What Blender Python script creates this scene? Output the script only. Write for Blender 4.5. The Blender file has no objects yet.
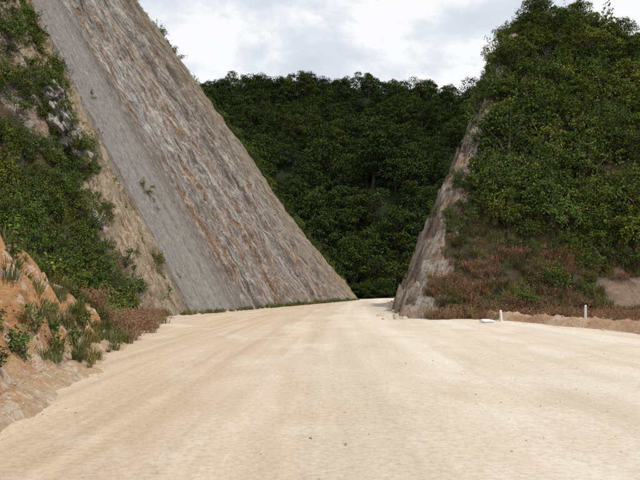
import bpy, math, random
import numpy as np
from mathutils import Vector, noise
random.seed(7)
RNG=np.random.default_rng(7)
sc=bpy.context.scene
sc.view_settings.view_transform='Standard'
sc.view_settings.look='None'
sc.view_settings.exposure=0

# ------------------------------------------------------------ helpers
def fbm(x,y,z=0.0,o=4):
    a=1.0;s=0.0;f=1.0
    for i in range(o):
        s+=a*noise.noise(Vector((x*f,y*f,z*f+i*7.3)));a*=.5;f*=2.03
    return s
def sstep(a,b,x):
    t=max(0.0,min(1.0,(x-a)/(b-a)));return t*t*(3-2*t)
def smin(a,b,k):
    h=max(0.0,min(1.0,.5+.5*(b-a)/k));return b*(1-h)+a*h-k*h*(1-h)
def link(o):
    sc.collection.objects.link(o);return o
def mesh_obj(name,verts,faces,mats,smooth=True,mi=None,do_link=True):
    me=bpy.data.meshes.new(name)
    me.from_pydata([tuple(v) for v in verts],[],[tuple(f) for f in faces])
    for m in mats: me.materials.append(m)
    if mi is not None: me.polygons.foreach_set('material_index',np.array(mi,dtype=np.int32))
    me.polygons.foreach_set('use_smooth',np.full(len(me.polygons),smooth,dtype=bool))
    me.update()
    o=bpy.data.objects.new(name,me)
    if do_link: link(o)
    return o
def grid(name,xs,ys,fn,mat,attrs=None,smooth=True):
    V=[];A=[]
    for b in ys:
        for a in xs:
            r=fn(a,b);V.append(r[:3]);A.append(r[3:])
    nx=len(xs);F=[]
    for j in range(len(ys)-1):
        for i in range(nx-1):
            k=j*nx+i;F.append((k,k+1,k+1+nx,k+nx))
    o=mesh_obj(name,V,F,[mat],smooth)
    if attrs:
        for n,nm in enumerate(attrs):
            at=o.data.attributes.new(nm,'FLOAT','POINT')
            at.data.foreach_set('value',np.array([q[n] for q in A],dtype=np.float32))
    return o
def rng(a,b,s): return list(np.arange(a,b+1e-6,s))

class M:
    def __init__(s,name,rough=.9):
        s.m=bpy.data.materials.new(name);s.m.use_nodes=True
        s.nt=s.m.node_tree;s.N=s.nt.nodes;s.L=s.nt.links
        s.b=s.N['Principled BSDF'];s.b.inputs['Roughness'].default_value=rough
        s.b.inputs['Specular IOR Level'].default_value=.15
    def n(s,t,**k):
        q=s.N.new(t)
        for a,b in k.items(): setattr(q,a,b)
        return q
    def set(s,inp,v):
        if isinstance(v,(int,float,tuple,list)): inp.default_value=v
        else: s.L.new(v,inp)
    def pos(s): return s.n('ShaderNodeNewGeometry').outputs['Position']
    def attr(s,nm): return s.n('ShaderNodeAttribute',attribute_name=nm).outputs['Fac']
    def mapv(s,v,scale=(1,1,1),rot=(0,0,0)):
        q=s.n('ShaderNodeMapping');s.L.new(v,q.inputs[0]);q.inputs['Scale'].default_value=scale;q.inputs['Rotation'].default_value=rot
        return q.outputs[0]
    def noise(s,v,scale,detail=4,rough=.6,dist=0):
        q=s.n('ShaderNodeTexNoise');s.L.new(v,q.inputs['Vector'])
        q.inputs['Scale'].default_value=scale;q.inputs['Detail'].default_value=detail
        q.inputs['Roughness'].default_value=rough;q.inputs['Distortion'].default_value=dist
        return q.outputs['Fac']
    def vor(s,v,scale,feature='F1'):
        q=s.n('ShaderNodeTexVoronoi',feature=feature);s.L.new(v,q.inputs['Vector']);q.inputs['Scale'].default_value=scale
        return q
    def vrand(s,vn):
        q=s.n('ShaderNodeSeparateColor');s.L.new(vn.outputs['Color'],q.inputs[0]);return q.outputs[0]
    def ramp(s,f,stops,interp='LINEAR'):
        q=s.n('ShaderNodeValToRGB');q.color_ramp.interpolation=interp
        e=q.color_ramp.elements
        while len(e)<len(stops): e.new(.5)
        for i,(p,c) in enumerate(stops):
            e[i].position=p
            if not isinstance(c,(tuple,list)): c=(c,c,c)
            e[i].color=(c[0],c[1],c[2],1)
        s.L.new(f,q.inputs[0]);return q.outputs[0]
    def mix(s,f,a,b,bt='MIX'):
        q=s.n('ShaderNodeMix',data_type='RGBA',blend_type=bt)
        s.set(q.inputs[0],f)
        for i,v in ((6,a),(7,b)):
            if isinstance(v,(tuple,list)) and len(v)==3: v=(*v,1)
            s.set(q.inputs[i],v)
        return q.outputs[2]
    def math(s,op,a,b=0.0,clamp=False):
        q=s.n('ShaderNodeMath',operation=op,use_clamp=clamp);s.set(q.inputs[0],a);s.set(q.inputs[1],b);return q.outputs[0]
    def madd(s,a,k,b=None):
        t=s.math('MULTIPLY',a,k)
        return t if b is None else s.math('ADD',t,b)
    def dot(s,v,d):
        q=s.n('ShaderNodeVectorMath',operation='DOT_PRODUCT');s.L.new(v,q.inputs[0]);q.inputs[1].default_value=d;return q.outputs['Value']
    def comb(s,a,b,c=0.0):
        q=s.n('ShaderNodeCombineXYZ')
        for i,k in enumerate((a,b,c)): s.set(q.inputs[i],k)
        return q.outputs[0]
    def bump(s,h,st=.5,dist=.1):
        q=s.n('ShaderNodeBump');s.L.new(h,q.inputs['Height']);q.inputs['Strength'].default_value=st;q.inputs['Distance'].default_value=dist
        return q.outputs[0]
    def out(s,c,nrm=None):
        s.set(s.b.inputs['Base Color'],c)
        if nrm is not None: s.L.new(nrm,s.b.inputs['Normal'])
        return s.m

# ------------------------------------------------------------ materials
def mat_road():
    m=M('sandy_gravel');p=m.pos()
    sx=m.n('ShaderNodeSeparateXYZ');m.L.new(p,sx.inputs[0])
    X,Y=sx.outputs[0],sx.outputs[1]
    big=m.noise(p,.12,3,.6)
    lat=m.math('ADD',X,m.madd(Y,.03,m.madd(m.math('POWER',m.math('ABSOLUTE',Y),1.5),-.0085)))
    lane=m.comb(lat,m.madd(Y,.03))
    tr=m.noise(lane,.55,4,.5,.3)
    tr2=m.noise(m.comb(m.madd(lat,2.4),m.madd(Y,.06)),1.0,3,.55,.5)
    c=m.ramp(tr,[(.32,(.51,.43,.335)),(.48,(.575,.50,.41)),(.62,(.63,.565,.48)),(.75,(.57,.49,.395))])
    side=m.math('ADD',lat,m.madd(m.math('SUBTRACT',big,.5),8))
    lf=m.n('ShaderNodeMapRange');m.L.new(side,lf.inputs[0]);lf.inputs[1].default_value=1.6;lf.inputs[2].default_value=-3.2
    lf.interpolation_type='SMOOTHSTEP'
    c=m.mix(m.madd(lf.outputs[0],.72),c,m.ramp(tr2,[(.35,(.41,.30,.20)),(.6,(.49,.37,.255))]))
    c=m.mix(.16,c,m.ramp(tr2,[(.35,.7),(.5,1.0),(.65,1.12)]),'MULTIPLY')
    for c0,k in ((-.55,.38),(-2.25,.38),(3.2,.16)):
        dd=m.math('ABSOLUTE',m.math('SUBTRACT',m.math('ADD',lat,m.madd(m.math('SUBTRACT',big,.5),2.6)),c0))
        wt=m.ramp(dd,[(.05,1),(.42,0)])
        c=m.mix(m.math('MULTIPLY',m.madd(wt,k),m.ramp(tr,[(.3,.3),(.6,1)])),c,(.39,.29,.20))
    patch=m.noise(m.mapv(p,(.5,.3,1)),1,6,.7,.7)
    c=m.mix(m.ramp(patch,[(.50,0),(.66,.5)]),c,(.47,.365,.26))
    c=m.mix(m.ramp(patch,[(.34,.4),(.46,0)]),c,(.66,.60,.52))
    fine=m.noise(p,11,7,.92)
    c=m.mix(.8,c,m.ramp(fine,[(.35,.62),(.5,1.0),(.65,1.22)]),'MULTIPLY')
    v=m.vor(p,31);rnd=m.vrand(v)
    pm=m.math('MULTIPLY',m.ramp(v.outputs['Distance'],[(.10,1),(.3,0)]),m.ramp(rnd,[(.84,0),(.87,1)]))
    c=m.mix(m.madd(pm,.6),c,m.mix(m.math('FRACT',m.madd(rnd,57)),(.28,.23,.18),(.72,.68,.6)))
    h=m.madd(fine,.8,m.madd(pm,.2,m.madd(tr2,.6,m.madd(patch,1.2))))
    return m.out(c,m.bump(h,.5,.05))
def mat_soil(name,a,b,cc,sc_=1.0):
    m=M(name);p=m.pos()
    n1=m.noise(p,.35*sc_,5,.65);n2=m.noise(p,6*sc_,6,.8)
    c=m.ramp(n1,[(.35,a),(.5,b),(.65,cc)])
    c=m.mix(.8,c,m.ramp(n2,[(.25,.5),(.5,1),(.75,1.3)]),'MULTIPLY')
    return m.out(c,m.bump(n2,.8,.08))
def mat_bank():
    m=M('orange_laterite_bank');p=m.pos()
    n1=m.noise(m.mapv(p,(.7,.7,1.5)),1.1,7,.75,.6);n2=m.noise(p,9,6,.9)
    sx=m.n('ShaderNodeSeparateXYZ');m.L.new(p,sx.inputs[0])
    c=m.ramp(n1,[(.33,(.28,.13,.055)),(.43,(.50,.25,.11)),(.51,(.58,.35,.18)),(.59,(.50,.25,.115)),(.69,(.64,.49,.35))])
    h=m.math('ADD',sx.outputs[2],m.madd(m.math('SUBTRACT',n1,.5),3.0))
    c=m.mix(m.ramp(h,[(.1,.8),(.8,0)]),c,(.56,.42,.28))
    v=m.vor(p,4.2);cr=m.vrand(v)
    c=m.mix(m.math('MULTIPLY',m.ramp(cr,[(.70,0),(.74,.7)]),m.ramp(n2,[(.42,.1),(.52,1)])),c,(.66,.57,.47))
    c=m.mix(.85,c,m.ramp(n2,[(.3,.45),(.5,1),(.7,1.35)]),'MULTIPLY')
    return m.out(c,m.bump(m.madd(n2,.45,m.madd(n1,1.3,m.madd(v.outputs['Distance'],.4))),.9,.2))
def mat_rock():
    m=M('striated_cut_rock');p=m.pos()
    w=m.attr('w');v=m.attr('v')
    q=m.comb(w,v)
    s1=m.noise(m.mapv(q,(.42,.006,1)),1,5,.62,.0)
    s6=m.noise(m.mapv(q,(.28,.012,4)),1,3,.6,.0)
    s2=m.noise(m.mapv(q,(1.5,.022,1)),1,8,.86,.0)
    s5=m.noise(m.mapv(q,(6.5,.10,1)),1,4,.8,.0)
    s3=m.noise(m.mapv(q,(5.0,1.7,1)),1,6,.9,.1)
    br=m.noise(m.mapv(q,(2.3,.62,1)),1,7,.88,.2)
    vb=m.vor(m.mapv(q,(3.4,.8,1)),1.0);vr=m.vrand(vb)
    c=m.ramp(s2,[(.34,(.16,.125,.105)),(.42,(.35,.30,.27)),(.455,(.56,.52,.49)),(.49,(.42,.37,.34)),(.52,(.68,.65,.62)),(.56,(.50,.455,.425)),(.60,(.27,.21,.18)),(.66,(.62,.59,.56))])
    # broad white, grey, brown and rust beds
    c=m.mix(m.ramp(s6,[(.42,.65),(.47,.0),(.53,0),(.56,.6)]),c,m.mix(m.ramp(s6,[(.49,0),(.5,1)]),(.30,.24,.21),(.72,.695,.67)))
    c=m.mix(m.ramp(s1,[(.50,0),(.507,.9),(.528,.8),(.537,.05),(.585,.0),(.595,.85),(.63,.4)]),c,m.mix(m.ramp(s3,[(.42,0),(.58,1)]),(.33,.16,.075),(.55,.32,.155)))
    c=m.mix(m.ramp(s1,[(.37,.1),(.38,.75),(.41,.65),(.42,0)]),c,(.74,.71,.68))
    c=m.mix(m.ramp(s1,[(.45,0),(.455,.7),(.468,.6),(.472,0)]),c,(.17,.12,.10))
    c=m.mix(m.ramp(br,[(.53,0),(.57,.8)]),c,(.78,.755,.72))
    c=m.mix(m.ramp(br,[(.42,.75),(.455,0)]),c,(.21,.16,.13))
    c=m.mix(.5,c,m.ramp(vr,[(0,.62),(.5,1),(1,1.25)]),'MULTIPLY')
    c=m.mix(.6,c,m.ramp(s5,[(.36,.5),(.46,1.0),(.6,1.2)]),'MULTIPLY')
    we=m.math('ADD',w,m.madd(m.math('SUBTRACT',br,.5),2.2))
    conc=m.ramp(m.math('DIVIDE',we,60),[(.0,0),(.012,1),(.15,1),(.19,0)])
    cc=m.ramp(m.noise(m.mapv(q,(1.6,.02,1)),1,7,.84),[(.36,(.19,.165,.145)),(.44,(.31,.29,.27)),(.52,(.37,.35,.33)),(.56,(.30,.27,.245)),(.64,(.54,.515,.49))])
    cc=m.mix(.6,cc,m.ramp(s3,[(.3,.75),(.7,1.25)]),'MULTIPLY')
    c=m.mix(m.madd(conc,.92),c,cc)
    cream=m.ramp(m.math('DIVIDE',m.math('ADD',we,20),60),[(.33,1),(.345,0)])
    cr=m.ramp(br,[(.38,(.28,.17,.09)),(.45,(.54,.40,.26)),(.53,(.72,.61,.47)),(.61,(.46,.27,.14))])
    cr=m.mix(.7,cr,m.ramp(vr,[(0,.55),(.5,1),(1,1.25)]),'MULTIPLY')
    c=m.mix(cream,c,cr)
    far=m.ramp(m.math('DIVIDE',we,66),[(.62,0),(.95,.8)])
    c=m.mix(m.math('MULTIPLY',far,m.ramp(s2,[(.42,.2),(.52,1)])),c,(.56,.43,.29))
    c=m.mix(.85,c,m.ramp(s3,[(.36,.42),(.5,1.0),(.64,1.35)]),'MULTIPLY')
    rough=m.math('SUBTRACT',1.0,m.madd(conc,.85))
    h=m.math('ADD',m.math('MULTIPLY',m.madd(s3,.5,m.madd(br,.7,m.madd(vr,.12))),rough),m.madd(s2,.6,m.madd(s5,.12)))
    return m.out(c,m.bump(h,1.0,.7))
def mat_hill(name):
    m=M(name);p=m.pos();r=m.attr('rock')
    n1=m.noise(p,.5,4,.65);n2=m.noise(p,3.5,6,.88)
    soil=m.ramp(n1,[(.35,(.05,.06,.022)),(.5,(.10,.085,.045)),(.68,(.22,.155,.095))])
    d=m.dot(p,(.92,-.11,-.38));a=m.dot(p,(.38,.3,.92))
    lay=m.comb(m.madd(d,2.2),m.madd(a,.28),m.madd(m.dot(p,(0,1,0)),.5))
    rn=m.noise(lay,1.0,7,.86,.2)
    rk=m.ramp(rn,[(.36,(.13,.10,.085)),(.43,(.28,.225,.185)),(.49,(.44,.375,.315)),(.55,(.63,.575,.51)),(.61,(.36,.22,.135)),(.68,(.52,.43,.35))])
    rk=m.mix(m.ramp(n1,[(.48,0),(.58,.75)]),rk,m.ramp(rn,[(.4,(.22,.13,.08)),(.5,(.42,.27,.17)),(.6,(.55,.38,.25))]))
    v=m.vor(lay,1.5)
    rk=m.mix(.7,rk,m.ramp(m.vrand(v),[(0,.55),(.5,1),(1,1.3)]),'MULTIPLY')
    f=m.math('ADD',r,m.madd(m.math('SUBTRACT',n2,.5),1.4),True)
    c=m.mix(m.ramp(f,[(.35,0),(.6,1)]),soil,rk)
    c=m.mix(m.attr('bare'),c,(.48,.33,.25))
    c=m.mix(.85,c,m.ramp(n2,[(.32,.4),(.5,1),(.68,1.35)]),'MULTIPLY')
    return m.out(c,m.bump(m.madd(n2,.5,m.madd(rn,1.2)),1,.6))
def mat_outcrop():
    m=M('broken_white_rock');p=m.pos()
    d=m.dot(p,(.8,.1,-.5));lay=m.comb(m.madd(d,1.6),m.madd(m.dot(p,(.5,.3,.8)),.5),m.dot(p,(0,.7,0)))
    rn=m.noise(lay,1.6,7,.9,.4)
    c=m.ramp(rn,[(.38,(.14,.115,.09)),(.45,(.36,.32,.28)),(.5,(.52,.49,.45)),(.57,(.66,.64,.60)),(.64,(.42,.33,.25))])
    v=m.vor(lay,2.6);c=m.mix(.8,c,m.ramp(m.vrand(v),[(0,.5),(.5,1),(1,1.15)]),'MULTIPLY')
    return m.out(c,m.bump(m.madd(rn,1.0,m.madd(m.vrand(v),.3)),.9,.35))
def mat_leaf(name,c1,c2,c3=None,tints=None):
    m=M(name,.65);g=m.n('ShaderNodeNewGeometry').outputs['Random Per Island']
    oi=m.n('ShaderNodeObjectInfo').outputs['Random']
    c=m.mix(g,c1,c2)
    tint=m.ramp(oi,tints or [(0,(.55,.66,.6)),(.3,(1,1,1)),(.6,(.8,1.0,.8)),(.85,(1.4,1.2,.8)),(1,(1.65,1.3,.9))])
    c=m.mix(1.0,c,tint,'MULTIPLY')
    if c3: c=m.mix(m.ramp(g,[(.9,0),(.93,1)]),c,c3)
    m.L.new(c,m.b.inputs['Base Color'])
    m.b.inputs['Specular IOR Level'].default_value=0.0
    return m.m
def mat_simple(name,c1,c2,scale,rough=.85,bump=.4,dist=.02):
    m=M(name,rough);p=m.n('ShaderNodeTexCoord').outputs['Object'];n=m.noise(p,scale,4,.7)
    return m.out(m.ramp(n,[(.3,c1),(.7,c2)]),m.bump(n,bump,dist))
ROAD=mat_road()
GROUND=mat_soil('scrub_ground',(.06,.07,.03),(.13,.11,.06),(.25,.2,.12),.6)
SHOULDER=mat_soil('shoulder_earth',(.27,.155,.095),(.38,.24,.15),(.50,.38,.27))
BANK=mat_bank();ROCK=mat_rock();HILL=mat_hill('hill_soil_and_rock');OUTC=mat_outcrop()
MOUNT=mat_soil('forest_floor',(.010,.016,.006),(.016,.024,.009),(.025,.03,.012),.2)
BARK=mat_simple('bark',(.07,.055,.04),(.16,.14,.11),8)
DBARK=mat_simple('dark_bark',(.03,.026,.018),(.07,.06,.045),8)
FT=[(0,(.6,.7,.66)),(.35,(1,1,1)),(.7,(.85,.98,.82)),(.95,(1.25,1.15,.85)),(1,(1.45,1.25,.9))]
LEAF_F=mat_leaf('forest_leaf_cloud_shade',(.028,.046,.013),(.058,.080,.025),(.085,.09,.035),FT)  # leaf greens darkened: cloud shadow over the far forest is put into the colour
LEAF_S=mat_leaf('shrub_leaf',(.055,.085,.022),(.11,.145,.038),(.16,.15,.065))
LEAF_B=mat_leaf('broad_leaf',(.08,.125,.03),(.14,.18,.048),(.18,.17,.065))
GRASS=mat_leaf('green_grass',(.10,.11,.045),(.19,.175,.08),(.28,.22,.12))
DRY=mat_leaf('dry_red_grass',(.20,.11,.08),(.34,.20,.15),(.20,.18,.09),[(0,(.7,.8,.7)),(.3,(1,.85,.8)),(.55,(.8,1.05,.75)),(.8,(1.1,1.05,.85)),(1,(1.25,1.05,1.0))])
STONE=mat_simple('pale_stone',(.30,.23,.165),(.58,.50,.41),5)
WHITE=mat_simple('weathered_white_paint',(.6,.58,.54),(.8,.79,.76),12,.6,.2)

# ------------------------------------------------------------ terrain functions
T=(.235,.972);B1=(-9.2,44.6)
def rockP(w,v,off=0.0):
    u=w*(1-.0127*v)
    x=B1[0]+u*T[0]-.496*.972*v+off*.844
    y=B1[1]+u*T[1]+.496*.235*v-off*.204
    z=.868*v+off*.496
    return x,y,z
def left_rock(x,y): return 1.70*(-(x+9.2)+.242*(y-44.6))
def left_front(x,y): 
    h=max(0,min(30,left_rock(x,y)))
    return 1.685*(-x-11)+.475*(y-38)+2.2*sstep(36,42,y)+2.6*sstep(9,20,h)+1.1*fbm(x/6,y/6,3)+.5*fbm(x/1.6,y/1.6,1,3)
def z_left(x,y):
    back=1.27*(105.5-y)+1.5*fbm(x/9,y/9,9)
    fr=left_front(x,y);rk=left_rock(x,y)-.9*sstep(37,43,y)
    k=sstep(40,34,y)*60
    z=min(fr,rk+k,back,47+2*fbm(x/10,y/10,2))
    return max(z,-.6),fr,rk+.9
def xb(y): return -4.4-.2*(y-8.6)+.35*fbm(y/3,0,5,3)
def z_bank(x,y):
    b=(xb(y)-x)
    r=.6*fbm(x/1.6,y/1.0,0,4)+.32*fbm(x/.5,y/.4,4,4)
    top=max(0,min(4.6,2.95-(y-14.3)*.3))+.5*fbm(x/2.5,y/2.5,8,4)*min(1,max(0,(24-y)/6))
    z=smin(b*1.75+r*min(1,max(0,b*1.2)),top+max(0,b)*.06,.5)
    if b<0: z=b*.35
    z=max(z,.28-.55*abs(b+.05)+.1*fbm(x/.5,y/.5,1,3) if y<24 else -.4)
    return z-.02 if y<25 else z-.02-(y-25)*.3
def sp(t,k): return k*math.log1p(math.exp(min(40,t/k)))
def z_right(x,y):
    yb=40.3+.8*fbm(x/7,0,6,2)
    fr=1.18*sp(y-yb,1.6)+1.2*fbm(x/6,y/6,11)*sstep(39,46,y)+.4*fbm(x/1.5,y/1.5,2,3)*sstep(38,43,y)-.05-.35*sstep(39.5,37,y)
    hh=2.4*(x-4.6-.12*(y-36))
    dd=x-.417*hh/2.4
    cut=hh+1.7*fbm(dd/2.2,y/3.2,hh/9,5)+1.1*fbm(dd/.8,y/1.2,hh/5,4)
    st=fbm(0,y/3,hh/2.6,3);cut+=.9*round(st*2.2)/2.2
    cap=30.8-max(0,x-25)*.55+1.2*fbm(x/7,y/7,4)
    back=cap-max(0,y-66)*.8
    z=min(fr,cut,cap,back)
    edge=cut-min(fr,cap,back)
    lim=3.6+3.2*fbm(x/2,y/2,21,3)
    rock=sstep(lim+1.2,lim-1.2,edge)*sstep(21,17,z if y<58 else 0)
    rock=max(rock,.6*sstep(.8,.2,edge)*sstep(34,18,z))
    return max(z,-.6),edge-lim,rock
def z_mount(x,y):
    crest=91-((x-5)/68)**2*14
    crest=max(crest,38)
    s=.67*(y-136)+16*fbm(x/42,y/70,3,4)*sstep(140,175,y)
    z=smin(s,crest+4.5*fbm(x/26,y/30,7,3),8)-max(0,y-288)*.35
    return max(z,-1)

# ------------------------------------------------------------ terrain meshes
grid('ground',rng(-1500,1500,60),rng(-300,2700,60),lambda a,b:(a,b,-.14),GROUND)
def redge(y):
    if y<39: return 46.0
    if y<44: return 46-(46-8)*(y-39)/5
    return 4.6+.12*(y-36)+2.0+max(0,y-115)*.45
def ledge(y):
    if y<42: return -13.0
    return min(-9.2+.242*(y-44.6)-1.6,200)+max(0,y-107)*.12
ys=rng(-12,24,.5)+rng(25,60,1)+rng(62,136,2)
def roadfn(t,y):
    l,r=ledge(y),redge(y);x=l+(r-l)*t
    return x,y,.035*fbm(x/2.2,y/9,0,3)*sstep(60,30,y)+.02*fbm(x/.7,y/2.5,3,2)*sstep(30,15,y)
grid('dirt_road',list(np.linspace(0,1,121)),ys,roadfn,ROAD)
def sd(x,y): return x-(10.3+.22*(35.7-y))-.5*fbm(y/4,x/9,2,2)
def shoulder(x,y):
    d=sd(x,y)
    z=-.1+.24*sstep(-.3,.5,d)
    z+=.33*math.exp(-((d-.35)/.42)**2)*(1+.5*fbm(x/.9,y/.9,2,3))
    z+=.08*fbm(x/1.5,y/1.5,1,4)*sstep(0,1,d)
    return x,y,z
grid('roadside_shoulder',rng(8.5,50,.28),rng(9,36.2,.28)+rng(36.5,43,.35),shoulder,SHOULDER)
grid('earth_bank',rng(-23,-3,.11),rng(-4,27,.11),lambda a,b:(a,b,z_bank(a,b)),BANK)
def lh(a,b):
    z,f,r=z_left(a,b)
    return a,b,z,sstep(1.2,.2,r-f)*.8,0.0
grid('vegetated_hillside',rng(-80,-9,.4),rng(12,56,.4)+rng(57,125,1.2),lh,HILL,['rock','bare'])
def bare(x,y,z):
    return sstep(1.0,.55,math.hypot((x-22.5)/5.5,(z-1.4)/1.9)+.35*fbm(x/1.5,y/1.5,z,3))*sstep(46,44,y)
def rh(a,b):
    z,e,r=z_right(a,b);return a,b,z,r,bare(a,b,z)
grid('roadcut_hill',rng(4,30,.24)+rng(30.6,95,.7),rng(35.5,72,.28)+rng(73,130,1.2),rh,HILL,['rock','bare'])
def rf(w,v):
    off=.7*fbm(w/2.0,v/30,0,5)+.26*fbm(w/.7,v/9.0,4,4)+.28*fbm(w/.9,v/1.6,14,3)
    off+=.35*max(0,fbm(w/2.2,v/5,9,3))
    off+=.25*round(2*fbm(w/1.6,v/22,19,2))
    conc=sstep(-.5,.8,w)*sstep(12.5,9.5,w)
    off=off*(1-.8*conc)-.15*conc
    if w>64.3: off-=(w-64.3)*1.1
    x,y,z=rockP(w,v,off)
    return x,y,z,w,v
grid('rock_cut_slope',rng(-7,68,.2),rng(-1.2,56,.42),rf,ROCK,['w','v'])
grid('mountain',rng(-420,460,7),rng(132,440,6),lambda a,b:(a,b,z_mount(a,b)),MOUNT)
def outcrop(name,cx,cy,cz,sx,sy,sz,ry,seed):
    import bmesh
    bm=bmesh.new();bmesh.ops.create_icosphere(bm,subdivisions=6,radius=1)
    for v in bm.verts:
        p=v.co.copy();n=fbm(p.x*1.6+seed,p.y*1.6,p.z*1.6,5)
        c=noise.cell(Vector((p.x*3+seed+.8*n,p.y*3,p.z*2.2)));c2=noise.cell(Vector((p.x*6+n,p.y*6,p.z*5+seed)))
        v.co=p*(1+.42*n+.10*c+.05*c2)
    me=bpy.data.meshes.new(name);bm.to_mesh(me);bm.free();me.materials.append(OUTC)
    o=link(bpy.data.objects.new(name,me));o.location=(cx,cy,cz);o.scale=(sx,sy,sz);o.rotation_euler=(0,ry,0)
    return o
OC=[(-16.3,39.6,12.2,.75,.9,1.5,-.5),(-17.4,40.1,14.3,.6,.8,.9,-.4),(-15.2,39.5,10.3,.5,.6,.8,-.5),(-16.9,39.4,11.0,.4,.5,.5,.3)]
for i,q in enumerate(OC): outcrop('rock_outcrop',*q,i*7.7)

# ------------------------------------------------------------ vegetation prototypes
def leafquads(centers,normals,L,W,rng_):
    n=len(centers)
    r=rng_.normal(size=(n,3));a=np.cross(normals,r);a/=np.linalg.norm(a,axis=1)[:,None]+1e-9
    b=np.cross(normals,a)
    l=(L*rng_.uniform(.6,1.3,n))[:,None];w=(W*rng_.uniform(.7,1.2,n))[:,None]
    V=np.stack([centers-a*l*.5,centers+b*w*.5-a*l*.05,centers+a*l*.5,centers-b*w*.5-a*l*.05],axis=1).reshape(-1,3)
    F=np.arange(n*4).reshape(n,4)
    return V,F
def clump(c,r,n,L,W,g,flat=.7,up=.5):
    d=g.normal(size=(n,3));d/=np.linalg.norm(d,axis=1)[:,None]
    d[:,2]=np.where(d[:,2]<-.35,-d[:,2],d[:,2])
    rad=g.uniform(.35,1.0,n)**.5*r*(1+.25*np.sin(d[:,0]*5+c[0]*3)*np.cos(d[:,1]*4+c[1]))
    P=np.array(c)+d*rad[:,None]*np.array([1,1,flat])
    nn=d*.6+g.normal(size=(n,3))*.55+np.array([0,0,up]);nn/=np.linalg.norm(nn,axis=1)[:,None]
    return leafquads(P,nn,L,W,g)
def tube(path,radii,seg=6):
    V=[];F=[]
    for i,p in enumerate(path):
        p=np.array(p,float)
        t=np.array(path[min(i+1,len(path)-1)],float)-np.array(path[max(i-1,0)],float);t/=np.linalg.norm(t)+1e-9
        a=np.cross(t,[.3,1,.2]);a/=np.linalg.norm(a);b=np.cross(t,a)
        for k in range(seg):
            an=2*math.pi*k/seg;V.append(p+radii[i]*(math.cos(an)*a+math.sin(an)*b))
    for i in range(len(path)-1):
        for k in range(seg):
            F.append((i*seg+k,i*seg+(k+1)%seg,(i+1)*seg+(k+1)%seg,(i+1)*seg+k))
    return V,F
class Acc:
    def __init__(s): s.V=[];s.F=[];s.mi=[]
    def add(s,V,F,m):
        o=len(s.V);s.V.extend([tuple(v) for v in V]);s.F.extend([tuple(int(i)+o for i in f) for f in F]);s.mi.extend([m]*len(F))
def make_tree(name,seed,H,R,nc,nl,L,leafmat,flat=.55,umb=.5,bark=None,skirt=0):
    g=np.random.default_rng(seed);A=Acc()
    lean=g.normal(size=2)*.06*H
    path=[(0,0,-.6),(lean[0]*.2,lean[1]*.2,H*.2),(lean[0]*.6,lean[1]*.6,H*.42),(lean[0],lean[1],H*.72)]
    A.add(*tube(path,[.035*H,.026*H,.02*H,.008*H],6),0)
    for i in range(nc):
        an=i*2.4+g.uniform(-.5,.5);rr=R*math.sqrt((i+.5)/nc)*g.uniform(.75,1.08)
        z=H*(.93-umb*(rr/R)**2*.55)+g.uniform(-.10,.07)*H
        if i%4==3: z-=H*.2
        if i<skirt: rr=R*g.uniform(.5,.9);z=H*g.uniform(.12,.42)
        c=(lean[0]+math.cos(an)*rr,lean[1]+math.sin(an)*rr,z)
        s=path[2] if i%2 else path[1]
        m=(s[0]*.5+c[0]*.5+g.normal()*.05*R,s[1]*.5+c[1]*.5,s[2]*.35+c[2]*.65)
        A.add(*tube([s,m,c],[.012*H,.008*H,.003*H],3),0)
        cr=R*g.uniform(.26,.46)
        A.add(*clump(c,cr,nl,L,L*.6,g,flat),1)
    return mesh_obj(name,A.V,A.F,[bark or BARK,leafmat],False,A.mi,False)
def make_shrub(name,seed,H,R,nc,nl,L,leafmat):
    g=np.random.default_rng(seed);A=Acc()
    for i in range(nc):
        an=g.uniform(0,6.28);rr=R*math.sqrt(g.uniform(0,1))
        c=(math.cos(an)*rr,math.sin(an)*rr,H*(g.uniform(.25,.95)-.35*(rr/R)**2))
        A.add(*tube([(0,0,-.3),(c[0]*.4,c[1]*.4,c[2]*.6),c],[.03*H,.02*H,.008*H],3),0)
        A.add(*clump(c,R*g.uniform(.25,.48),nl,L,L*.5,g,.8),1)
    for i in range(7):
        an=g.uniform(0,6.28);tip=np.array((math.cos(an)*R*.7,math.sin(an)*R*.7,H*g.uniform(.9,1.35)))
        st=np.array((tip[0]*.3,tip[1]*.3,H*.3));A.add(*tube([st,(st+tip)/2+[0,0,.1],tip],[.015*H,.01*H,.004*H],3),0)
        t=g.uniform(.35,1,22)[:,None];P=st+(tip-st)*t+g.normal(size=(22,3))*.06*H
        nn=g.normal(size=(22,3));nn/=np.linalg.norm(nn,axis=1)[:,None]
        A.add(*leafquads(P,nn,L*1.2,L*.6,g),1)
    return mesh_obj(name,A.V,A.F,[BARK,leafmat],False,A.mi,False)
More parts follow.
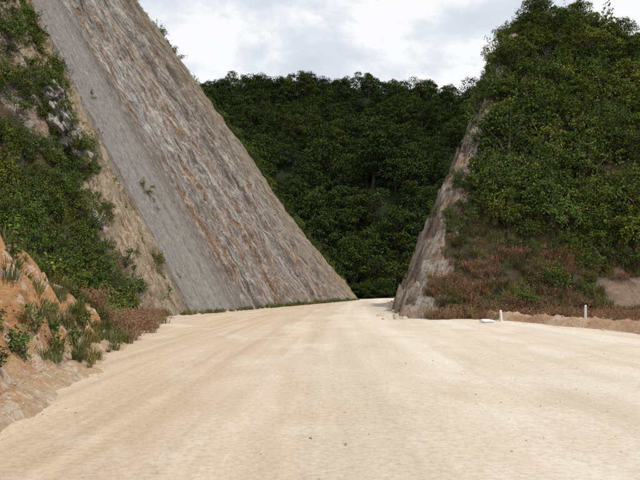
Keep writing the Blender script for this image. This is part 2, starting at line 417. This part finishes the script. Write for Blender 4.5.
def make_grass(name,seed,H,R,n,mat,w=.012,seed_head=False):
    g=np.random.default_rng(seed);A=Acc()
    for i in range(n):
        an=g.uniform(0,6.28);r=R*math.sqrt(g.uniform(0,1));x,y=math.cos(an)*r,math.sin(an)*r
        h=H*g.uniform(.4,1.15);la=an+g.normal()*.6;le=h*g.uniform(.2,.9)
        dx,dy=math.cos(la),math.sin(la);px,py=-dy*w,dx*w
        V=[(x-px,y-py,-.05),(x+px,y+py,-.05)]
        for t in (.4,.75):
            X=x+dx*le*t*t;Y=y+dy*le*t*t;ww=1-t*.5
            V+= [(X-px*ww,Y-py*ww,h*t*(1-.1*t)),(X+px*ww,Y+py*ww,h*t*(1-.1*t))]
        V.append((x+dx*le,y+dy*le,h*(1-.3*le/h)))
        A.add(V,[(0,1,3,2),(2,3,5,4),(4,5,6)],0)
        if seed_head and i%2==0:
            c=np.array([V[-1]]*5)+g.normal(size=(5,3))*[.03,.03,.07]
            nn=g.normal(size=(5,3));nn/=np.linalg.norm(nn,axis=1)[:,None]
            A.add(*leafquads(c,nn,.08,.035,g),0)
    return mesh_obj(name,A.V,A.F,[mat],False,A.mi,False)
def make_herb(name,seed,H,n,L,mat):
    g=np.random.default_rng(seed);A=Acc()
    for i in range(n):
        an=g.uniform(0,6.28);t=np.array((math.cos(an)*H*g.uniform(.2,.6),math.sin(an)*H*g.uniform(.2,.6),H*g.uniform(.6,1)))
        A.add(*tube([(0,0,-.1),t*.5+[0,0,.05],t],[.012,.009,.004],4),0)
        k=12;s=g.uniform(.25,1,k)[:,None];P=t*s+g.normal(size=(k,3))*.10*H
        nn=g.normal(size=(k,3))*.5+[0,0,1];nn/=np.linalg.norm(nn,axis=1)[:,None]
        A.add(*leafquads(P,nn,L,L*.5,g),1)
    return mesh_obj(name,A.V,A.F,[BARK,mat],False,A.mi,False)
def make_stone(name,seed):
    import bmesh
    bm=bmesh.new();bmesh.ops.create_icosphere(bm,subdivisions=2,radius=1)
    for v in bm.verts:
        k=1+.45*noise.noise(v.co*1.1+Vector((seed*3.1,0,0)));v.co*=k;v.co.z*=.6
    me=bpy.data.meshes.new(name);bm.to_mesh(me);bm.free();me.materials.append(STONE)
    return bpy.data.objects.new(name,me)
def coll(name,objs):
    c=bpy.data.collections.new(name)
    for o in objs: c.objects.link(o)
    return c
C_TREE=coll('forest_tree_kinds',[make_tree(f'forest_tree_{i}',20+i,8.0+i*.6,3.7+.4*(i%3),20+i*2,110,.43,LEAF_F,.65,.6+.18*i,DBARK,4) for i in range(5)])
C_HTREE=coll('hill_tree_kinds',[make_tree(f'hill_tree_{i}',40+i,4.2+i*.4,1.9+.2*i,18,130,.22,LEAF_S,.6,.5) for i in range(3)])
C_SHRUB=coll('shrub_kinds',[make_shrub(f'shrub_{i}',60+i,1.5+.2*i,1.0+.12*i,11+i,85,.17,LEAF_S if i!=3 else LEAF_B) for i in range(5)])
C_GRASS=coll('grass_kinds',[make_grass(f'grass_{i}',80+i,.5+.1*i,.24,70,GRASS) for i in range(3)])
C_DRY=coll('dry_grass_kinds',[make_grass(f'dry_{i}',90+i,.6+.1*i,.3,70,DRY,.010,True) for i in range(3)])
C_HERB=coll('herb_kinds',[make_herb(f'herb_{i}',100+i,.55+.15*i,9,.14,LEAF_B) for i in range(3)])
C_STONE=coll('stone_kinds',[make_stone(f'stone_{i}',i) for i in range(4)])

def scatter(name,pts,scl,col,nk,tilt=.12):
    n=len(pts);me=bpy.data.meshes.new(name);me.from_pydata([tuple(p) for p in pts],[],[])
    rot=np.stack([RNG.normal(0,tilt,n),RNG.normal(0,tilt,n),RNG.uniform(0,6.28,n)],1).astype(np.float32)
    a=me.attributes.new('rot','FLOAT_VECTOR','POINT');a.data.foreach_set('vector',rot.ravel())
    a=me.attributes.new('scl','FLOAT','POINT');a.data.foreach_set('value',np.array(scl,dtype=np.float32))
    a=me.attributes.new('idx','INT','POINT');a.data.foreach_set('value',RNG.integers(0,nk,n).astype(np.int32))
    o=link(bpy.data.objects.new(name,me))
    ng=bpy.data.node_groups.new(name+'_gn','GeometryNodeTree')
    ng.interface.new_socket('Geometry',in_out='INPUT',socket_type='NodeSocketGeometry')
    ng.interface.new_socket('Geometry',in_out='OUTPUT',socket_type='NodeSocketGeometry')
    N=ng.nodes;L=ng.links
    gi=N.new('NodeGroupInput');go=N.new('NodeGroupOutput');ip=N.new('GeometryNodeInstanceOnPoints')
    ci=N.new('GeometryNodeCollectionInfo');ci.inputs['Collection'].default_value=col
    ci.inputs['Separate Children'].default_value=True;ci.inputs['Reset Children'].default_value=True
    def na(nm,t):
        q=N.new('GeometryNodeInputNamedAttribute');q.data_type=t;q.inputs[0].default_value=nm
        return [s for s in q.outputs if s.enabled and s.name=='Attribute'][0]
    e=N.new('FunctionNodeEulerToRotation')
    L.new(gi.outputs[0],ip.inputs['Points']);L.new(ci.outputs[0],ip.inputs['Instance'])
    ip.inputs['Pick Instance'].default_value=True
    L.new(na('idx','INT'),ip.inputs['Instance Index']);L.new(na('rot','FLOAT_VECTOR'),e.inputs[0])
    L.new(e.outputs[0],ip.inputs['Rotation']);L.new(na('scl','FLOAT'),ip.inputs['Scale'])
    L.new(ip.outputs[0],go.inputs[0])
    md=o.modifiers.new('scatter','NODES');md.node_group=ng
    return o
U=random.uniform
# --- distant forest on the mountain
P=[];S=[]
y=137.0
while y<294:
    x=-.34*y-25
    while x<.42*y+25:
        xx=x+U(-2.6,2.6);yy=y+U(-2.4,2.4)
        P.append((xx,yy,z_mount(xx,yy)-.5 if z_mount(xx,yy)>0 else -.1));S.append(U(.65,1.25)*(1.35 if U(0,1)<.08 else 1))
        x+=5.8
    y+=5.4
for i in range(110):
    xx=U(-8,45);yy=U(132,142)
    if ledge(yy)<xx<redge(yy)-1 and yy<135: continue
    P.append((xx,yy,-.9));S.append(U(.3,.6))
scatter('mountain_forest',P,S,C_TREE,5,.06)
# --- right hill thicket
P=[];S=[];PT=[];ST=[]
while len(P)<1850:
    x=U(5,54);y=U(38.5,69)
    z,e,r=z_right(x,y)
    if z<.8: continue
    lowz=z<5
    if z<18-1.5*fbm(x/2,y/2,1):
        if e<.3 and U(0,1)>.13: continue
    if lowz and U(0,1)<.6: continue
    if bare(x,y,z)>.3: continue
    if x<17 and z<9 and U(0,1)<.6: continue
    if fbm(x/4,y/4,15)>.4 and U(0,1)<.7: continue
    if e<-3 and U(0,1)<.3: continue
    P.append((x,y,z-.15));S.append(U(.45,1.25)*(.6 if (lowz or e<1.5) else 1)*(1.4 if U(0,1)<.1 else 1))
scatter('hillside_shrubs',P,S,C_SHRUB,5,.2)
while len(PT)<110:
    x=U(14,54);y=U(50,68);z,e,r=z_right(x,y)
    if e<0 or z<9: continue
    PT.append((x,y,z-.3));ST.append(U(.4,.85))
scatter('hilltop_trees',PT,ST,C_HTREE,3,.15)
# --- left hillside thicket
P=[];S=[]
def inoc(x,y,z):
    return any(((x-q[0])/(q[3]))**2+((z-q[2])/(q[5]))**2<1.0 for q in OC)
while len(P)<1550:
    x=U(-40,-9.5);y=U(20,50);z,f,r=z_left(x,y)
    if z<.1 : continue
    gap=r-f
    if z<9:
        if gap<.2 and U(0,1)>.08: continue
    elif gap<-2.5+.8*fbm(x,y,3) and U(0,1)>.05: continue
    if inoc(x,y,z) and U(0,1)>.12: continue
    P.append((x,y,z-.15));S.append(U(.5,1.2)*(.6 if gap<3 else 1))
for q in OC:
    for k in range(6):
        an=U(0,6.28);P.append((q[0]+math.cos(an)*q[3]*.9,q[1]-.6,q[2]+math.sin(an)*q[5]*.8-.3));S.append(U(.22,.42))
scatter('bushes',P,S,C_SHRUB,5,.2)
P=[];S=[]
for i in range(60):
    x=U(-40,-14);y=U(24,47);z,f,r=z_left(x,y)
    if z<2 or r-f<4 or (x>-19 and z>6): continue
    P.append((x,y,z-.3));S.append(U(.45,.85))
scatter('hillside_trees',P,S,C_HTREE,3,.15)
# --- fringe along the crest of the rock face and tufts on it
P=[];S=[]
for i in range(420):
    v=U(2,54);w=64.9+U(-.6,2.2)
    P.append(rockP(w,v,-.5-(max(0,w-64.3))*1.0));S.append(U(.4,1.1))
for i in range(260):
    v=U(10,45);w=-1.8-4.9*U(0,1)**.7
    if v<17 and w>-4: continue
    P.append(rockP(w,v,-.1));S.append(U(.25,.75))
for i in range(40):
    w=U(-5,-1);v=U(0,12);P.append(rockP(w,v,-.1));S.append(U(.12,.35))
for i in range(12):
    w=U(14,63);v=U(0,50);P.append(rockP(w,v,-.05));S.append(U(.1,.2))
for i in range(45):
    w=U(4,64);q=rockP(w,0,U(.2,.8));P.append((q[0],q[1],-.1));S.append(U(.12,.35))
scatter('crest_shrubs',P,S,C_SHRUB,5,.25)
# --- scrub between bank and hillside
P=[];S=[]
for i in range(480):
    y=U(17,39);x=U(-16,-8.3)-max(0,(24-y))*.25
    if x>xb(y)-.7-(.8 if y>30 else 0): continue
    if y<24 and x>xb(y)-2.0: continue
    P.append((x,y,max(z_bank(x,y) if y<26.5 else -.1,z_left(x,y)[0],-.1)));S.append(U(.25,.7))
scatter('roadside_bushes',P,S,C_SHRUB,5,.15)
# --- green grass
P=[];S=[]
for i in range(1100):
    y=U(12,42);x=xb(y)+random.gauss(-.6,.55) if y<36 else U(-11.5,-9.8)
    if y<17.5 and U(0,1)<.6: continue
    z=z_bank(x,y) if y<26 else 0
    P.append((x,y,max(z,-.02)));S.append(U(.2,.75))
for i in range(1700):
    x=U(5,44);y=U(37.6,51);z,e,r=z_right(x,y)
    if e<-.6 or bare(x,y,z)>.3: continue
    P.append((x,y,max(z,.0)));S.append(U(.5,1.3))
for i in range(420):
    w=U(-2,64);q=rockP(w,0,U(.1,1.1));P.append((q[0],q[1],0));S.append(U(.2,.75))
for i in range(260):
    x=U(10,46);y=U(14,38)
    if sd(x,y)<.9: continue
    P.append((x,y,shoulder(x,y)[2]));S.append(U(.2,.6))
scatter('green_grass',P,S,C_GRASS,3,.15)
P=[];S=[]
for i in range(2000):
    x=U(6.5,46);y=U(36.3,43.5);z,e,r=z_right(x,y)
    if e<-1 or fbm(x/3,y/3,4)<-.12: continue
    if bare(x,y,z)>.3: continue
    P.append((x,y,max(z,.02)));S.append(U(.35,1.0))
for i in range(420):
    x=U(7,44);y=U(43,49);z,e,r=z_right(x,y)
    if e<-.5 or fbm(x/2.5,y/2.5,14)<.05: continue
    P.append((x,y,z));S.append(U(.4,1.0))
for i in range(220):
    x=U(11,46);y=U(29,38)
    if sd(x,y)<.9: continue
    P.append((x,y,shoulder(x,y)[2]));S.append(U(.35,.85))
for i in range(700):
    y=U(20,43);x=xb(y)+random.gauss(-.6,.6) if y<34 else -9.8-.1*(y-34)+U(-1.6,.5)
    P.append((x,y,max(z_bank(x,y) if y<26.5 else 0,0)));S.append(U(.3,.95))
scatter('dry_red_grass',P,S,C_DRY,3,.15)
# --- herbs on the bank
P=[];S=[]
for i in range(80):
    y=U(8,24);b=U(.1,3.2);x=xb(y)-b
    P.append((x,y,z_bank(x,y)));S.append(U(.3,.9))
for x_,y_,s_ in ((-6.75,13.9,1.3),(-6.4,12.9,1.1),(-7.6,17.6,1.3),(-5.9,15.2,.8)):
    P.append((x_,y_,z_bank(x_,y_)));S.append(s_)
scatter('bank_herbs',P,S,C_HERB,3,.2)
# --- stones
P=[];S=[]
for i in range(900):
    y=4+U(0,1)**1.6*30;x=U(-9,16)
    if x<xb(y): continue
    P.append((x,y,.0));S.append(.006+.014*U(0,1)**3)
for i in range(900):
    y=U(5,26);x=xb(y)+abs(random.gauss(0,.4))-.3
    P.append((x,y,max(.0,z_bank(x,y))));S.append(.007+.03*U(0,1)**4)
for i in range(350):
    w=U(-6,64);q=rockP(w,0,abs(random.gauss(0,.5)));P.append((q[0],q[1],0));S.append(.03+.1*U(0,1)**3)
for i in range(500):
    y=U(36,100);x=4.6+.12*(y-36)-abs(random.gauss(0,.5))+.3;P.append((x,y,0));S.append(.04+.2*U(0,1)**3)
for i in range(350):
    y=U(12,36);x=10.3+.22*(35.7-y)+random.gauss(.3,.6);P.append((x,y,max(0,shoulder(x,y)[2])));S.append(.015+.05*U(0,1)**3)
scatter('loose_stones',P,S,C_STONE,4,.4)

# ------------------------------------------------------------ marker stakes and slab
def stake(x,y,z,h,r=.06,lean=0):
    import bmesh
    bm=bmesh.new();rings=[(-.25,1.15),(.0,1.1),(.04,1.0),(h*.9,.92),(h*.97,.7),(h,.2)]
    prev=None
    for zz,k in rings:
        vs=[bm.verts.new((r*k*cx,r*k*cy,zz)) for cx,cy in ((-1,-.8),(-.8,-1),(.8,-1),(1,-.8),(1,.8),(.8,1),(-.8,1),(-1,.8))]
        if prev:
            for i in range(8): bm.faces.new((prev[i],prev[(i+1)%8],vs[(i+1)%8],vs[i]))
        prev=vs
    bm.faces.new(prev)
    me=bpy.data.meshes.new('marker_post');bm.to_mesh(me);bm.free();me.materials.append(WHITE)
    o=link(bpy.data.objects.new('marker_post',me));o.location=(x,y,z);o.rotation_euler=(0,lean,U(-.3,.3))
stake(14.2,33.9,.1,.8,.065,.04);stake(9.9,34.6,0,.62,.055,-.05)
stake(-8.0,28.6,0,.35,.05,.1)
def slab(name,x,y,z,s,seed,f=.35):
    o=make_stone(name,seed);o.data=o.data.copy();o.data.materials.clear();o.data.materials.append(WHITE)
    o.scale=(s,s*.8,s*f);o.location=(x,y,z);link(o)
slab('white_boulder',8.75,33.2,.08,.36,2,.5)

# ------------------------------------------------------------ light, sky
sunv=Vector((.42,-.34,0)).normalized()*math.cos(math.radians(60));sunv.z=math.sin(math.radians(60))
sl=bpy.data.lights.new('sun','SUN');sl.energy=3.1;sl.angle=math.radians(.5);sl.color=(1,.95,.87)
so=link(bpy.data.objects.new('sun',sl));so.rotation_euler=sunv.to_track_quat('Z','Y').to_euler();so.location=(30,-20,60)
wd=bpy.data.worlds.new('World');sc.world=wd;wd.use_nodes=True
N=wd.node_tree.nodes;L=wd.node_tree.links;bg=N['Background']
sky=N.new('ShaderNodeTexSky');sky.sky_type='NISHITA';sky.sun_disc=False
sky.sun_elevation=math.radians(60);sky.sun_rotation=math.atan2(sunv.x,sunv.y)
tc=N.new('ShaderNodeTexCoord');sep=N.new('ShaderNodeSeparateXYZ');L.new(tc.outputs['Generated'],sep.inputs[0])
ad=N.new('ShaderNodeMath');ad.operation='MAXIMUM';ad.inputs[1].default_value=0;L.new(sep.outputs[2],ad.inputs[0])
a2=N.new('ShaderNodeMath');a2.inputs[1].default_value=.35;L.new(ad.outputs[0],a2.inputs[0])
dv=N.new('ShaderNodeVectorMath');dv.operation='DIVIDE';L.new(tc.outputs['Generated'],dv.inputs[0]);L.new(a2.outputs[0],dv.inputs[1])
def wn(scale,det,r,off):
    mp=N.new('ShaderNodeMapping');mp.inputs['Location'].default_value=off;L.new(dv.outputs[0],mp.inputs[0])
    q=N.new('ShaderNodeTexNoise');q.inputs['Scale'].default_value=scale;q.inputs['Detail'].default_value=det;q.inputs['Roughness'].default_value=r
    q.inputs['Distortion'].default_value=.3
    L.new(mp.outputs[0],q.inputs['Vector']);return q.outputs['Fac']
def wr(f,st):
    q=N.new('ShaderNodeValToRGB');e=q.color_ramp.elements
    while len(e)<len(st): e.new(.5)
    for i,(p,c) in enumerate(st): e[i].position=p;e[i].color=(*c,1)
    L.new(f,q.inputs[0]);return q.outputs[0]
shade=wr(wn(2.9,6,.58,(3.6,1,0)),[(.34,(.70,.73,.79)),(.44,(.75,.80,.87)),(.49,(.86,.89,.93)),(.53,(1,1,1))])
mul=N.new('ShaderNodeVectorMath');mul.operation='SCALE';mul.inputs['Scale'].default_value=10.3;L.new(shade,mul.inputs[0])
mx=N.new('ShaderNodeMix');mx.data_type='RGBA';mx.inputs[0].default_value=.92;L.new(sky.outputs[0],mx.inputs[6]);L.new(mul.outputs[0],mx.inputs[7])
L.new(mx.outputs[2],bg.inputs[0]);bg.inputs[1].default_value=.1

# ------------------------------------------------------------ camera
cd=bpy.data.cameras.new('camera');co=link(bpy.data.objects.new('camera',cd))
cd.sensor_width=36;cd.lens=35.4;cd.clip_end=6000;cd.clip_start=.05
co.location=(0,0,1.7);co.rotation_euler=(math.radians(90+4.54),0,0)
sc.camera=co
